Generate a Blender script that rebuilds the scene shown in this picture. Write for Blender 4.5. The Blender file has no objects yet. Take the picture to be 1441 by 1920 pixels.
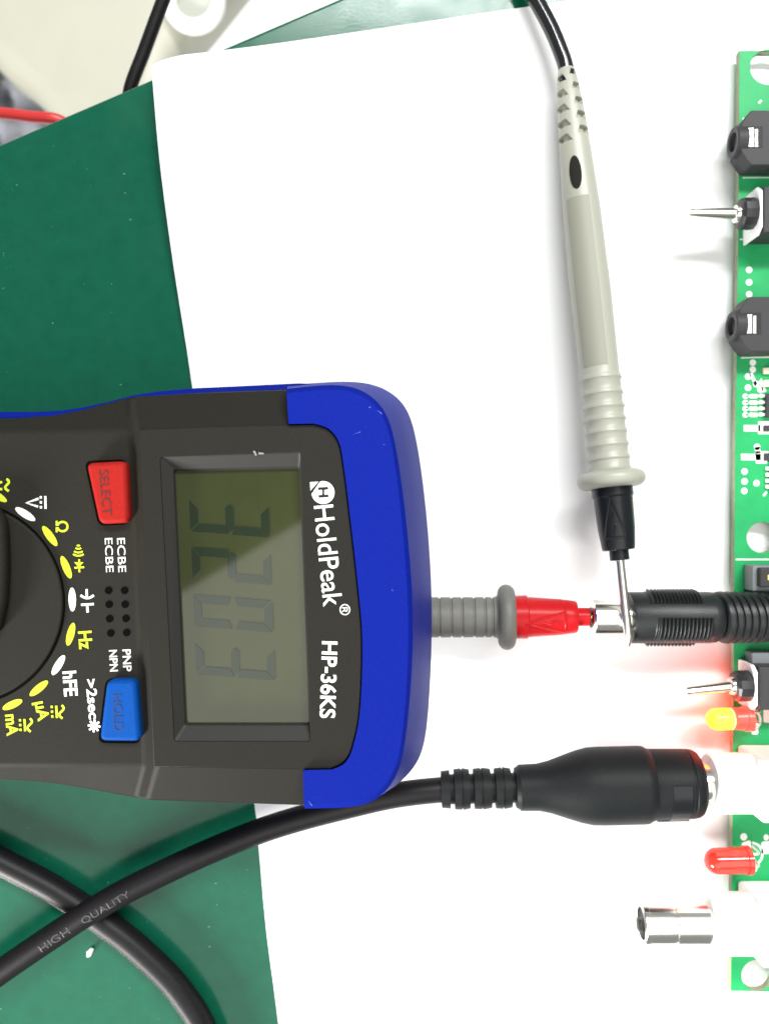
import bpy, bmesh, math, random
from mathutils import Vector, Matrix
random.seed(7)
S = bpy.context.scene
C = S.collection
MM = 0.001
D = 180.0            # camera height above the table, mm
S0 = 0.115           # mm per photo pixel on the table plane
def K(z): return S0 * (D - z) / D
def P(px, py, z): return Vector(((px - 720.5) * K(z), (960 - py) * K(z), z)) * MM

# ---------------------------------------------------------------- camera
cd = bpy.data.cameras.new('camera'); cam = bpy.data.objects.new('camera', cd); C.objects.link(cam)
cam.location = (0, 0, D * MM); cam.rotation_euler = (0, 0, 0)
cd.sensor_fit = 'VERTICAL'; cd.sensor_height = 36; cd.lens = 36 * D / (1920 * S0)
cd.clip_start = 0.005; cd.clip_end = 20
cd.dof.use_dof = True; cd.dof.focus_distance = 0.150; cd.dof.aperture_fstop = cd.lens / 1.5
S.camera = cam
# ---------------------------------------------------------------- world and lamps
w = bpy.data.worlds.new('World'); S.world = w; w.use_nodes = True
bg = w.node_tree.nodes['Background']; bg.inputs[0].default_value = (0.95, 0.98, 1.0, 1); bg.inputs[1].default_value = 0.34
def area(name, loc, target, sx, sy, power, col=(1, 1, 1), roll=None):
    l = bpy.data.lights.new(name, 'AREA'); l.shape = 'RECTANGLE'; l.size = sx; l.size_y = sy; l.energy = power; l.color = col
    o = bpy.data.objects.new(name, l); C.objects.link(o); o.location = loc
    d = (Vector(target) - Vector(loc)).normalized()
    q = d.to_track_quat('-Z', 'Y')
    o.rotation_mode = 'QUATERNION'; o.rotation_quaternion = q
    if roll is not None:
        o.rotation_quaternion = Matrix.Rotation(roll, 4, 'Z').to_quaternion()
    return o
area('ceiling_tube_lamp', (0.62, 0.84, 1.2), (0, 0, 0), 0.55, 0.16, 13.5, (1.0, 0.99, 0.96))
area('second_tube_lamp', (0.14, 0.86, 1.2), (0, 0, 0), 0.80, 0.10, 21, (0.97, 1.0, 0.99))
area('side_lamp', (-0.42, -0.44, 0.20), (-0.05, -0.06, 0), 0.16, 0.16, 11.5, (1.0, 0.985, 0.95))
area('display_reflection_fill', (0.025, -0.503, 1.24), (0.025, -0.503, 0), 1.7, 1.0, 15, (1.0, 0.985, 0.94), roll=math.atan2(0.112, 0.189))  # added fill standing in for a lit ceiling; its edge reflects across the display
S.view_settings.view_transform = 'Standard'; S.view_settings.look = 'None'; S.view_settings.gamma = 1; S.view_settings.exposure = -0.2
S.cycles.max_bounces = 8; S.cycles.use_denoising = True

# ---------------------------------------------------------------- materials
def mat(name, col, rough=0.5, metal=0.0, spec=0.5, bump=0.0, bscale=2500, var=0.0, vscale=400, rvar=0.0, emit=None, estr=0, coat=0.0, trans=0.0, sss=0.0):
    m = bpy.data.materials.new(name); m.use_nodes = True
    nt = m.node_tree; N = nt.nodes; L = nt.links; b = N['Principled BSDF']
    b.inputs['Base Color'].default_value = (*col, 1); b.inputs['Roughness'].default_value = rough
    b.inputs['Metallic'].default_value = metal; b.inputs['Specular IOR Level'].default_value = spec
    b.inputs['Coat Weight'].default_value = coat; b.inputs['Transmission Weight'].default_value = trans
    if sss: b.inputs['Subsurface Weight'].default_value = sss; b.inputs['Subsurface Radius'].default_value = (.002, .0008, .0006)
    tc = N.new('ShaderNodeTexCoord')
    if bump:
        n = N.new('ShaderNodeTexNoise'); n.inputs['Scale'].default_value = bscale; n.inputs['Detail'].default_value = 4
        L.new(tc.outputs['Object'], n.inputs['Vector'])
        bp = N.new('ShaderNodeBump'); bp.inputs['Strength'].default_value = bump; bp.inputs['Distance'].default_value = 0.0002
        L.new(n.outputs['Fac'], bp.inputs['Height']); L.new(bp.outputs['Normal'], b.inputs['Normal'])
    if var:
        n = N.new('ShaderNodeTexNoise'); n.inputs['Scale'].default_value = vscale; n.inputs['Detail'].default_value = 6; n.inputs['Roughness'].default_value = .65
        L.new(tc.outputs['Object'], n.inputs['Vector'])
        r = N.new('ShaderNodeValToRGB'); r.color_ramp.elements[0].position = .3; r.color_ramp.elements[1].position = .7
        r.color_ramp.elements[0].color = (*[c * (1 - var) for c in col], 1); r.color_ramp.elements[1].color = (*[min(1, c * (1 + var)) for c in col], 1)
        L.new(n.outputs['Fac'], r.inputs['Fac']); L.new(r.outputs['Color'], b.inputs['Base Color'])
    if rvar:
        n = N.new('ShaderNodeTexNoise'); n.inputs['Scale'].default_value = 110; n.inputs['Detail'].default_value = 5
        L.new(tc.outputs['Object'], n.inputs['Vector'])
        mr = N.new('ShaderNodeMapRange'); mr.inputs['To Min'].default_value = rough - rvar; mr.inputs['To Max'].default_value = rough + rvar
        mr.inputs['From Min'].default_value = .3; mr.inputs['From Max'].default_value = .7
        L.new(n.outputs['Fac'], mr.inputs['Value']); L.new(mr.outputs['Result'], b.inputs['Roughness'])
    if emit:
        b.inputs['Emission Color'].default_value = (*emit, 1); b.inputs['Emission Strength'].default_value = estr
    return m
M = {
 'mat': mat('green_mat', (.004, .080, .044), .17, spec=.25, bump=.04, bscale=1500, var=.10, vscale=300, rvar=.06),
 'matedge': mat('mat_edge', (.16, .13, .08), .7),
 'paper': mat('paper_white', (.86, .86, .86), .8, spec=.2, bump=.06, bscale=900),
 'charcoal': mat('charcoal_plastic', (.0165, .0152, .0120), .58, spec=.11, bump=.25, bscale=6000, var=.10, vscale=2500),
 'charcoal2': mat('charcoal_satin', (.016, .0152, .0125), .5, spec=.11, bump=.15, bscale=6000, var=.08, vscale=2500),
 'bezel': mat('bezel_plastic', (.028, .027, .025), .5, spec=.2, bump=.15, bscale=6000),
 'groove': mat('groove_black', (.002, .002, .002), .8, spec=.03),
 'blue': mat('blue_rubber', (.003, .012, .215), .5, spec=.05, bump=.22, bscale=5000, var=.08, vscale=1800),
 'redbtn': mat('red_button', (.31, .013, .010), .6, spec=.08, bump=.2, bscale=5000, var=.08, vscale=1500),
 'bluebtn': mat('blue_button', (.001, .055, .27), .6, spec=.08, bump=.2, bscale=5000, var=.08, vscale=1500),
 'redink': mat('dark_red_engraving', (.06, .006, .005), .7),
 'blueink': mat('dark_blue_engraving', (.003, .02, .09), .7),
 'blueink2': mat('pale_blue_scuff', (.05, .09, .42), .7),
 'white': mat('white_ink', (.70, .72, .69), .6),
 'yellow': mat('yellow_ink', (.50, .60, .012), .6),
 'lcd': mat('lcd_glass', (.031, .037, .0125), .04, spec=.5, var=.12, vscale=60),
 'seg': mat('lcd_segment', (.012, .020, .010), .05, spec=.55),
 'probe': mat('beige_grey_plastic', (.37, .37, .31), .38, spec=.5, bump=.05),
 'inset': mat('greyer_plastic_inset', (.28, .28, .225), .55),
 'slot': mat('dark_slot', (.02, .019, .016), .8, spec=.1),
 'blackpl': mat('black_plastic', (.008, .009, .011), .30, spec=.3, bump=.05),
 'steel': mat('polished_steel', (.86, .83, .74), .2, metal=1, bump=.03, bscale=1200),
 'nickel': mat('nickel_plate', (.88, .86, .80), .2, metal=1),
 'greyrub': mat('grey_rubber', (.13, .127, .112), .55, bump=.12, bscale=4000, var=.08),
 'redpl': mat('red_plastic', (.44, .010, .013), .3, spec=.14, bump=.04),
 'blackmatte': mat('black_matte_plastic', (.011, .0125, .0132), .47, spec=.14, bump=.25, bscale=4000, var=.12, vscale=2000),
 'blackplug': mat('black_plug_plastic', (.013, .0145, .0155), .36, spec=.34, bump=.25, bscale=4000, var=.15, vscale=1500),
 'cable': mat('black_cable_sheath', (.008, .007, .008), .45, spec=.2, bump=.12, bscale=2500, var=.15, vscale=900),
 'lead': mat('glossy_black_lead', (.010, .010, .012), .16, spec=.6),
 'print': mat('grey_print', (.05, .048, .048), .6),
 'pcb': mat('green_solder_mask', (.020, .36, .115), .40, spec=.2, bump=.06, bscale=900, var=.08, vscale=250),
 'pcbedge': mat('board_edge_fibreglass', (.30, .30, .20), .7, var=.2, vscale=600),
 'silk': mat('white_silkscreen', (.82, .84, .80), .5),
 'solder': mat('tinned_pad', (.85, .85, .80), .3, metal=.6),
 'jack': mat('dark_grey_jack_plastic', (.042, .041, .044), .5, spec=.25, bump=.1, bscale=4000),
 'jackhole': mat('jack_bore_black', (.004, .004, .004), .6),
 'greybox': mat('mid_grey_plastic', (.20, .21, .22), .5, bump=.1),
 'nut': mat('black_nut', (.018, .018, .020), .4),
 'whitepl': mat('white_plastic', (.90, .90, .88), .45),
 'redled': mat('red_led_epoxy', (.75, .035, .02), .12, spec=.6, sss=.25),
 'redglow': mat('glowing_red_led_base', (.6, .03, .02), .3, emit=(1, .03, .02), estr=4.0),
 'litled': mat('lit_led', (.8, .3, .05), .3, emit=(30.0, 1.15, .04), estr=1.0),
 'ledtip': mat('lit_led_centre', (.8, .3, .05), .3, emit=(16.0, 5.0, 1.6), estr=1.0),
 'gold': mat('gold_contact', (.85, .62, .2), .2, metal=1),
 'cream': mat('cream_plastic', (.37, .365, .30), .42, bump=.03, bscale=300, var=.03, vscale=40),
 'cavity': mat('grey_cavity', (.40, .41, .36), .6),
 'cloth': mat('grey_cloth', (.27, .275, .31), .9, var=.10, vscale=14, bump=.05, bscale=900),
 'redlead': mat('red_lead', (.55, .03, .03), .35),
 'floor': mat('floor_white', (.86, .86, .84), .5),
 'crumb': mat('white_crumb', (.85, .85, .80), .5),
 'cream2': mat('cream_chip', (.75, .68, .5), .5),
}

# ---------------------------------------------------------------- builders
ROOT = {}
def thing(name, label, cat, loc, group=None):
    o = bpy.data.objects.new(name, None); C.objects.link(o); o.empty_display_size = .01
    o.location = loc; o['label'] = label; o['category'] = cat
    if group: o['group'] = group
    ROOT[o] = Vector(loc); return o
def link(name, me, m, parent=None, smooth=False, label=None):
    o = bpy.data.objects.new(name, me); C.objects.link(o); o.data.materials.append(m) if m else None
    if parent is not None:
        off = ROOT[parent]; me.transform(Matrix.Translation(-off)); o.parent = parent; ROOT[o] = off
    else: ROOT[o] = Vector((0, 0, 0))
    if smooth is True:
        for p in me.polygons: p.use_smooth = True
    elif smooth:
        me.shade_smooth_by_angle(smooth) if hasattr(me, 'shade_smooth_by_angle') else None
        try: me.set_sharp_from_angle(angle=smooth)
        except Exception: pass
        for p in me.polygons: p.use_smooth = True
    if label: o['label'] = label
    return o
def tag(o, label, cat=None, group=None, kind=None):
    o['label'] = label
    if cat: o['category'] = cat
    if group: o['group'] = group
    if kind: o['kind'] = kind
    return o
def mesh(verts, faces):
    me = bpy.data.meshes.new('m'); me.from_pydata([tuple(v) for v in verts], [], faces); me.validate(); me.update()
    bm = bmesh.new(); bm.from_mesh(me); bmesh.ops.recalc_face_normals(bm, faces=bm.faces); bm.to_mesh(me); bm.free(); return me
def bevel(o, width, seg=3, angle=35):
    b = o.modifiers.new('edge', 'BEVEL'); b.width = width * MM; b.segments = seg; b.limit_method = 'ANGLE'; b.angle_limit = math.radians(angle)
    b.harden_normals = True
    for p in o.data.polygons: p.use_smooth = True
    o.data.set_sharp_from_angle(angle=math.radians(40))
    return o
def rounded(pts, r, n=6):
    """round the corners of a closed px polygon; r a number or list"""
    out = []; N_ = len(pts)
    for i in range(N_):
        a = Vector(pts[i - 1]); b = Vector(pts[i]); c = Vector(pts[(i + 1) % N_]); rr = r[i] if isinstance(r, (list, tuple)) else r
        if rr <= 0: out.append(tuple(b)); continue
        u = (a - b); v = (c - b); k = min(rr, u.length * .48, v.length * .48)
        p0 = b + u.normalized() * k; p1 = b + v.normalized() * k
        for j in range(n + 1):
            t = j / n; out.append(tuple(p0 * (1 - t) ** 2 + b * 2 * t * (1 - t) + p1 * t * t))
    return out
def catmull(pts, n=8, closed=False):
    pts = [Vector(p) for p in pts]; out = []; N_ = len(pts)
    for i in range(N_ if closed else N_ - 1):
        g = (lambda k: pts[k % N_]) if closed else (lambda k: pts[max(0, min(N_ - 1, k))])
        p0, p1, p2, p3 = g(i - 1), g(i), g(i + 1), g(i + 2)
        for j in range(n):
            t = j / n
            out.append(.5 * ((2 * p1) + (p2 - p0) * t + (2 * p0 - 5 * p1 + 4 * p2 - p3) * t * t + (3 * p1 - p0 - 3 * p2 + p3) * t ** 3))
    if not closed: out.append(pts[-1])
    return out
def plate(name, outlines, z0, z1, bev, m, parent=None, world=False, label=None):
    """flat plate from closed px outlines (first outer, then holes), placed at its top height z1"""
    cu = bpy.data.curves.new('c', 'CURVE'); cu.dimensions = '2D'; cu.fill_mode = 'BOTH'
    k = K(z1)
    for ol in outlines:
        sp = cu.splines.new('POLY'); sp.points.add(len(ol) - 1); sp.use_cyclic_u = True
        for q, (x, y) in zip(sp.points, ol):
            if world: q.co = (x, y, 0, 1)
            else: q.co = ((x - 720.5) * k, (960 - y) * k, 0, 1)
    h = (z1 - z0) / 2; b = min(bev, h * .95)
    cu.extrude = h - b; cu.bevel_depth = b; cu.bevel_resolution = 2; cu.offset = -b
    o = bpy.data.objects.new('t', cu); C.objects.link(o)
    me = bpy.data.meshes.new_from_object(o.evaluated_get(bpy.context.evaluated_depsgraph_get()))
    bpy.data.objects.remove(o); bpy.data.curves.remove(cu)
    me.transform(Matrix.Scale(MM, 4) @ Matrix.Translation((0, 0, (z0 + z1) / 2)))
    bm = bmesh.new(); bm.from_mesh(me); bmesh.ops.remove_doubles(bm, verts=bm.verts, dist=1e-7); bm.to_mesh(me); bm.free()
    me.materials.clear()
    o = link(name, me, m, parent, smooth=math.radians(40), label=label)
    for p in me.polygons:
        if abs(p.normal.z) > .995: p.use_smooth = False
    return o
def loft(name, rings, m, parent=None, cap=(True, True), closed=True, smooth=True, label=None):
    n = len(rings[0]); V = [v for r in rings for v in r]; F = []
    for i in range(len(rings) - 1):
        for j in range(n if closed else n - 1):
            a = i * n + j; b = i * n + (j + 1) % n; F.append((a, b, b + n, a + n))
    if cap[0]: F.append(tuple(range(n - 1, -1, -1)))
    if cap[1]: F.append(tuple(range((len(rings) - 1) * n, len(rings) * n)))
    return link(name, mesh(V, F), m, parent, smooth=math.radians(38) if smooth else False, label=label)
def frame(A, B):
    d = (B - A).normalized(); up = (Vector((0, 0, 1)) - d * d.z).normalized(); side = up.cross(d)
    return d, up, side
def lathe(name, A, B, st, m, parent=None, n=36, shear=0.0, cap=(True, True), label=None, smooth=38):
    """st: (fraction along A->B, radius mm); shear tilts each ring along the axis"""
    d, up, side = frame(A, B); Lg = (B - A).length; rings = []
    for t, r in st:
        c = A + (B - A) * t; r *= MM
        rings.append([c + up * r * math.cos(2 * math.pi * j / n) + side * r * math.sin(2 * math.pi * j / n) + d * shear * MM * math.cos(2 * math.pi * j / n + .9) for j in range(n)])
    V = [v for r in rings for v in r]; F = []
    for i in range(len(rings) - 1):
        for j in range(n):
            a = i * n + j; b = i * n + (j + 1) % n; F.append((a, b, b + n, a + n))
    if cap[0]: F.append(tuple(range(n)))
    if cap[1]: F.append(tuple(range((len(rings) - 1) * n, len(rings) * n)))
    return link(name, mesh(V, F), m, parent, smooth=math.radians(smooth), label=label)
def patch(name, A, B, t0, t1, a0, a1, rf, m, parent, thick=.4, nu=24, nv=10, ell=False, skew=0):
    """a piece lying on the round surface of an axis: fractions t0..t1, angles a0..a1 (deg, 0 = up), radius rf(t) mm"""
    d, up, side = frame(A, B); V = []; F = []
    for lay in (0, 1):
        for i in range(nu + 1):
            for j in range(nv + 1):
                u = i / nu; v = j / nv
                if ell:
                    wv = math.sqrt(max(0, 1 - (2 * u - 1) ** 2)); v = .5 + (v - .5) * wv
                t = t0 + (t1 - t0) * u; a = math.radians(a0 + (a1 - a0) * v + skew * (u - .5)); r = (rf(t) - lay * thick) * MM
                V.append(A + (B - A) * t + up * r * math.cos(a) + side * r * math.sin(a))
    q = (nu + 1) * (nv + 1); w_ = nv + 1
    for i in range(nu):
        for j in range(nv):
            a = i * w_ + j; F.append((a, a + 1, a + 1 + w_, a + w_)); F.append((q + a, q + a + w_, q + a + 1 + w_, q + a + 1))
    edge = [j for j in range(nv)] ; loop = [0 * w_ + j for j in range(nv)] + [i * w_ + nv for i in range(nu)] + [nu * w_ + j for j in range(nv, 0, -1)] + [i * w_ for i in range(nu, 0, -1)]
    for i in range(len(loop)):
        a = loop[i]; b = loop[(i + 1) % len(loop)]; F.append((a, b, b + q, a + q))
    me = bpy.data.meshes.new('m'); me.from_pydata([tuple(v) for v in V], [], F); me.update()
    bm = bmesh.new(); bm.from_mesh(me); bmesh.ops.remove_doubles(bm, verts=bm.verts, dist=1e-8); bmesh.ops.recalc_face_normals(bm, faces=bm.faces); bm.to_mesh(me); bm.free()
    return link(name, me, m, parent, smooth=math.radians(50))
def tube(name, pts, r, m, parent=None, n=20, sub=10, rfun=None):
    c = catmull(pts, sub); rings = []; N_ = len(c); up = None
    for i in range(N_):
        d = (c[min(i + 1, N_ - 1)] - c[max(i - 1, 0)]).normalized()
        if up is None: up = Vector((0, 0, 1)) if abs(d.z) < .9 else Vector((1, 0, 0))
        up = (up - d * up.dot(d)).normalized(); s = up.cross(d)
        rr = (rfun(i / (N_ - 1)) if rfun else r) * MM
        rings.append([c[i] + up * rr * math.cos(2 * math.pi * j / n) + s * rr * math.sin(2 * math.pi * j / n) for j in range(n)])
    return loft(name, rings, m, parent), c
def box(name, lo, hi, m, parent, bev=.25, label=None):
    lo = Vector(lo); hi = Vector(hi)
    V = [Vector((x, y, z)) for x in (lo.x, hi.x) for y in (lo.y, hi.y) for z in (lo.z, hi.z)]
    F = [(0, 1, 3, 2), (4, 6, 7, 5), (0, 4, 5, 1), (2, 3, 7, 6), (0, 2, 6, 4), (1, 5, 7, 3)]
    o = link(name, mesh(V, F), m, parent, label=label)
    if bev: bevel(o, bev, 2)
    return o
def flat(name, polys, z, m, parent, th=.06, label=None):
    """thin printed shapes from px polygons"""
    V = []; F = []
    for p in polys:
        b = len(V); n = len(p)
        V += [P(x, y, z) + Vector((0, 0, th * MM)) for x, y in p]; V += [P(x, y, z) for x, y in p]
        F.append(tuple(range(b, b + n))); 
        for i in range(n): F.append((b + i, b + (i + 1) % n, b + n + (i + 1) % n, b + n + i))
    return link(name, mesh(V, F), m, parent, label=label)
def ell_pts(cx, cy, a, b, ang=0, n=28):
    return [(cx + a * math.cos(t) * math.cos(ang) - b * math.sin(t) * math.sin(ang), cy + a * math.cos(t) * math.sin(ang) + b * math.sin(t) * math.cos(ang)) for t in [2 * math.pi * i / n for i in range(n)]]
def stroke(pts, wd):
    """polygon strip along a px polyline"""
    pts = [Vector(p) for p in pts]; Lf = []; Rt = []
    for i in range(len(pts)):
        d = (pts[min(i + 1, len(pts) - 1)] - pts[max(i - 1, 0)]).normalized(); nn = Vector((-d.y, d.x)) * wd / 2
        Lf.append(tuple(pts[i] + nn)); Rt.append(tuple(pts[i] - nn))
    return [[Lf[i], Lf[i + 1], Rt[i + 1], Rt[i]] for i in range(len(pts) - 1)]
_cap = None
def text(name, s, p0, p1, cap, z, m, parent, off=0.0, boxfit=False, th=.06, conform=None):
    global _cap
    def raw(t):
        cu = bpy.data.curves.new('f', 'FONT'); cu.body = t; cu.offset = off; cu.extrude = .01; cu.resolution_u = 6
        o = bpy.data.objects.new('t', cu); C.objects.link(o)
        me = bpy.data.meshes.new_from_object(o.evaluated_get(bpy.context.evaluated_depsgraph_get()))
        bpy.data.objects.remove(o); bpy.data.curves.remove(cu); return me
    if _cap is None:
        hm = raw('H'); _cap = max(v.co.y for v in hm.vertices)
    me = raw(s); xs = [v.co.x for v in me.vertices]; ys = [v.co.y for v in me.vertices]
    x0, x1 = min(xs), max(xs); y0, yh = (min(ys), max(ys) - min(ys)) if boxfit else (0, _cap)
    p0 = Vector(p0); p1 = Vector(p1); d = p1 - p0; u = Vector((d.y, -d.x)).normalized()
    for v in me.vertices:
        q = p0 + d * ((v.co.x - x0) / (x1 - x0)) + u * cap * ((v.co.y - y0) / yh)
        top = v.co.z > 0
        if conform: w_ = conform(q, top)
        else: w_ = P(q.x, q.y, z) + Vector((0, 0, th * MM if top else 0))
        v.co = w_
    me.materials.clear(); me.update()
    return link(name, me, m, parent)

# ================================================================= setting
pm = [(-700, 571), (285, 147.5), (700, -31), (2100, -633), (2300, 2500), (-700, 2500)]
tb = plate('table_top', [pm], -24, 0, .8, M['mat']); tag(tb, 'green work surface with a straight edge at upper left', kind='structure')
fl = link('floor', mesh([P(-2500, -2500, -430), P(3500, -2500, -430), P(3500, 3500, -430), P(-2500, 3500, -430)], [(0, 1, 2, 3)]), M['floor']); tag(fl, 'pale floor far below the table edge', kind='structure')
# ---- cream stool seen beyond the table edge
zs = -180
st_ = thing('plastic_stool', 'cream plastic stool below the table edge with a round moulded ring', 'stool', P(150, 0, zs))
seat = catmull([(-260, -420), (200, -470), (660, -330), (520, -140), (452, -60), (395, 12), (330, 95), (300, 190), (240, 330), (150, 320), (112, 236), (78, 196), (44, 160), (0, 126), (-70, 60), (-220, -60)], 6, True)
plate('seat', [[(p.x, p.y) for p in seat]], zs - 30, zs, 9, M['cream'], st_)
rg = []
cR, zR = (364, 2), zs + 3
for i in range(48):
    a = 2 * math.pi * i / 48; ring = []
    for j in range(14):
        b = 2 * math.pi * j / 14; R = 46 + 13 * math.cos(b)
        ring.append(P(cR[0] + R * math.cos(a), cR[1] + R * 1.05 * math.sin(a), zR) + Vector((0, 0, 3.6 * MM * math.sin(b))))
    rg.append(ring)
rg.append(rg[0]); loft('ring_handle', rg, M['whitepl'], st_, cap=(False, False))
flat('ring_cavity', [ell_pts(cR[0], cR[1], 38, 40)], zs + .4, M['cavity'], st_, th=.3)
# leg of the stool
for q in ((0, -300), (450, -300), (60, 60), (230, 200)):
    A = P(q[0], q[1], zs - 28); B = Vector((A.x, A.y, -.4298)); lathe('leg', B, A, [(0, 14), (1, 12)], M['cream'], st_, n=16)
# ---- grey cloth at far left
V = []; F = []; n = 26
for i in range(n + 1):
    for j in range(n + 1):
        x = -330 + 560 * i / n; y = 60 + 420 * j / n
        z = -250 + 9 * math.sin(x * .045 + y * .02) + 5 * math.sin(x * .11 - y * .05) + 3 * math.sin(y * .09)
        V.append(P(x, y, z))
for i in range(n):
    for j in range(n): a = i * (n + 1) + j; F.append((a, a + 1, a + n + 2, a + n + 1))
cl = link('cloth', mesh(V, F), M['cloth'], smooth=True); sm = cl.modifiers.new('thick', 'SOLIDIFY'); sm.thickness = .002
tag(cl, 'rumpled grey cloth beside the cream stool below the table edge', 'cloth')
# ---- two leads that pass below the edge
e = P(243, 172, -14)
o, _ = tube('black_cable', [P(352, -120, -8), P(330, -60, -9), P(305, 3, -10), P(272, 92, -12), e, e + Vector((-.001, -.002, -.006)), e + Vector((-.002, -.001, -.03)), e + Vector((-.002, .002, -.09))], 1.5, M['cable'])
tag(o, 'thin black cable slipping down behind the table edge above the mat', 'cable')
e = P(112, 226, -30)
o, _ = tube('red_cable', [P(-260, 196, -34), P(-80, 205, -32), P(0, 212, -31), P(60, 219, -30), e, e + Vector((.004, -.002, -.006)), e + Vector((.006, -.002, -.03)), e + Vector((.007, .0, -.09))], 1.4, M['redlead'])
tag(o, 'thin red cable passing below the table edge in front of the cloth', 'cable')

# ================================================================= paper
Lp = catmull([(285, 128), (300, 300), (322, 470), (345, 620), (357, 700), (400, 1000), (440, 1280), (478, 1515), (486, 1600), (500, 1750), (522, 1920), (560, 2250)], 12)
Tp = catmull([(285, 128), (298, 116), (340, 104), (400, 97), (560, 76), (900, 26), (1060, 2), (1250, -26), (1700, -92)], 12)
def samp(c, t):
    f = t * (len(c) - 1); i = min(int(f), len(c) - 2); return c[i] * (1 - (f - i)) + c[i + 1] * (f - i)
nu, nv = 70, 80; V = []; F = []
for j in range(nv + 1):
    v = j / nv; l = samp(Lp, v)
    for i in range(nu + 1):
        u = (i / nu) ** 1.3; t = samp(Tp, u); q = Vector((l.x + (t.x - 285) * (1700 + 60 * v - l.x) / 1415, l.y + (t.y - 128) * (1 - .6 * v)))
        z = .22 + 6.5 * max(0, 1 - u / .30) ** 2 * max(0, 1 - v / .36) ** 1.3
        V.append(P(q.x, q.y, z))
for j in range(nv):
    for i in range(nu): a = j * (nu + 1) + i; F.append((a, a + 1, a + nu + 2, a + nu + 1))
pp = link('paper_sheet', mesh(V, F), M['paper']); sm = pp.modifiers.new('thick', 'SOLIDIFY'); sm.thickness = .00012; sm.offset = 0
tag(pp, 'large white paper sheet lying on the green work surface, one corner lifted', 'paper')

# ================================================================= multimeter
mm_ = thing('multimeter', 'blue and charcoal digital multimeter with green display reading 3203', 'multimeter', P(300, 1120, 0))
ZL, ZD = 37.0, 40.0    # lower panel and display heights
# blue holster shell below the case
sh = [(-890, 800), (-500, 786), (-200, 778), (0, 771), (60, 771), (110, 768.5), (150, 763), (200, 752), (245, 740), (290, 733), (350, 727), (480, 721), (560, 717), (640, 722), (690, 745), (720, 800), (740, 900), (755, 1060), (760, 1200), (750, 1330), (730, 1400), (690, 1450), (620, 1470), (300, 1462), (0, 1435), (-890, 1405)]
plate('holster_shell', [[(x, y) for x, y in sh]], 13, 29, 1.0, M['blue'], mm_)
for q in ((-820, 840), (-820, 1360), (560, 770), (560, 1400)):
    A = P(q[0], q[1], 13); lathe('foot', Vector((A.x, A.y, .00035 if q[0] > 0 else 0)), A, [(0, 5), (.15, 5.5), (1, 6)], M['blue'], mm_, n=24)
# charcoal case: cross-sections of 4 px points with heights
def sec(pts): return [P(x, y, z) for x, y, z in pts]
stn = [
 [(-880, 830, 31), (-860, 850, 35), (-860, 1388, 35), (-880, 1408, 31)],
 [(-820, 800, 33), (-800, 825, ZL), (-800, 1412, ZL), (-820, 1440, 33)],
 [(-300, 792, 33), (-300, 812, ZL), (-300, 1432, ZL), (-300, 1458, 33)],
 [(-60, 785, 33), (-60, 808, ZL), (-60, 1437, ZL), (-60, 1461, 33)],
 [(30, 783, 33), (30, 808, ZL), (30, 1437, ZL), (30, 1464, 33)],
 [(100, 778, 33), (100, 808, ZL), (100, 1437, ZL), (100, 1470, 33)],
 [(160, 766, 33), (160, 808, ZL), (165, 1437, ZL), (160, 1480, 33)],
 [(236, 745, 33.5), (245, 807, ZL), (272, 1437, ZL), (256, 1498, 33.5)],
 [(254, 742, 36), (264, 806, ZD), (292, 1438, ZD), (275, 1502, 36)],
 [(400, 734, 36), (400, 800, ZD), (430, 1440, ZD), (430, 1507, 36)],
 [(540, 729, 36), (540, 797, ZD), (571, 1442, ZD), (571, 1512, 36)],
]
V = []; F = []; zb = 20
for s_ in stn:
    V += [P(x, y, z) for x, y, z in s_]
    a = P(s_[0][0], s_[0][1], s_[0][2]); b = P(s_[3][0], s_[3][1], s_[3][2])
    V += [Vector((a.x, a.y - .0004, zb * MM)), Vector((b.x, b.y + .0004, zb * MM))]
for i in range(len(stn) - 1):
    a = i * 6; b = a + 6
    F += [(a, a + 1, b + 1, b), (a + 2, a + 3, b + 3, b + 2), (a + 4, a, b, b + 4), (a + 3, a + 5, b + 5, b + 3), (a + 5, a + 4, b + 4, b + 5)]
    if i < 8: F.append((a + 1, a + 2, b + 2, b + 1))
F += [(0, 4, 5, 3), (0, 1, 2, 3)]
case = link('case', mesh(V, F), M['charcoal'], mm_); bevel(case, .7, 3, 12)
# display fascia with the screen opening
fo = [(260, 806), (400, 800), (540, 797), (588, 796)] + [tuple(p) for p in catmull([(588, 796), (615, 806), (634, 832), (643, 880), (652, 950), (668, 1090), (677, 1200), (673, 1330), (659, 1400), (644, 1428), (620, 1441)], 6)][1:] + [(571, 1442), (430, 1440), (288.5, 1438)]
hole = rounded([(300, 857), (563, 848), (582, 1390), (327, 1390)], 6, 3)
plate('fascia', [fo, hole], 38.6, ZD + .25, .12, M['charcoal2'], mm_)
inner = rounded([(329, 884), (561, 879), (579, 1355), (350, 1355)], 4, 3)
hole_s = rounded([(299, 856), (564, 847), (583, 1391), (326, 1391)], 6, 3)
mid = [((a[0] * .15 + b[0] * .85), (a[1] * .15 + b[1] * .85)) for a, b in zip(hole_s, inner)]
loft('screen_bezel', [[P(x, y, ZD + .1) for x, y in hole_s], [P(x, y, 38.4) for x, y in mid], [P(x, y, 37.2) for x, y in inner]], M['bezel'], mm_, cap=(False, False), smooth=False)
scr = flat('display_screen', [rounded([(322, 878), (562, 872), (580, 1362), (343, 1362)], 3, 2)], 37.0, M['lcd'], mm_, th=.3)
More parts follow.
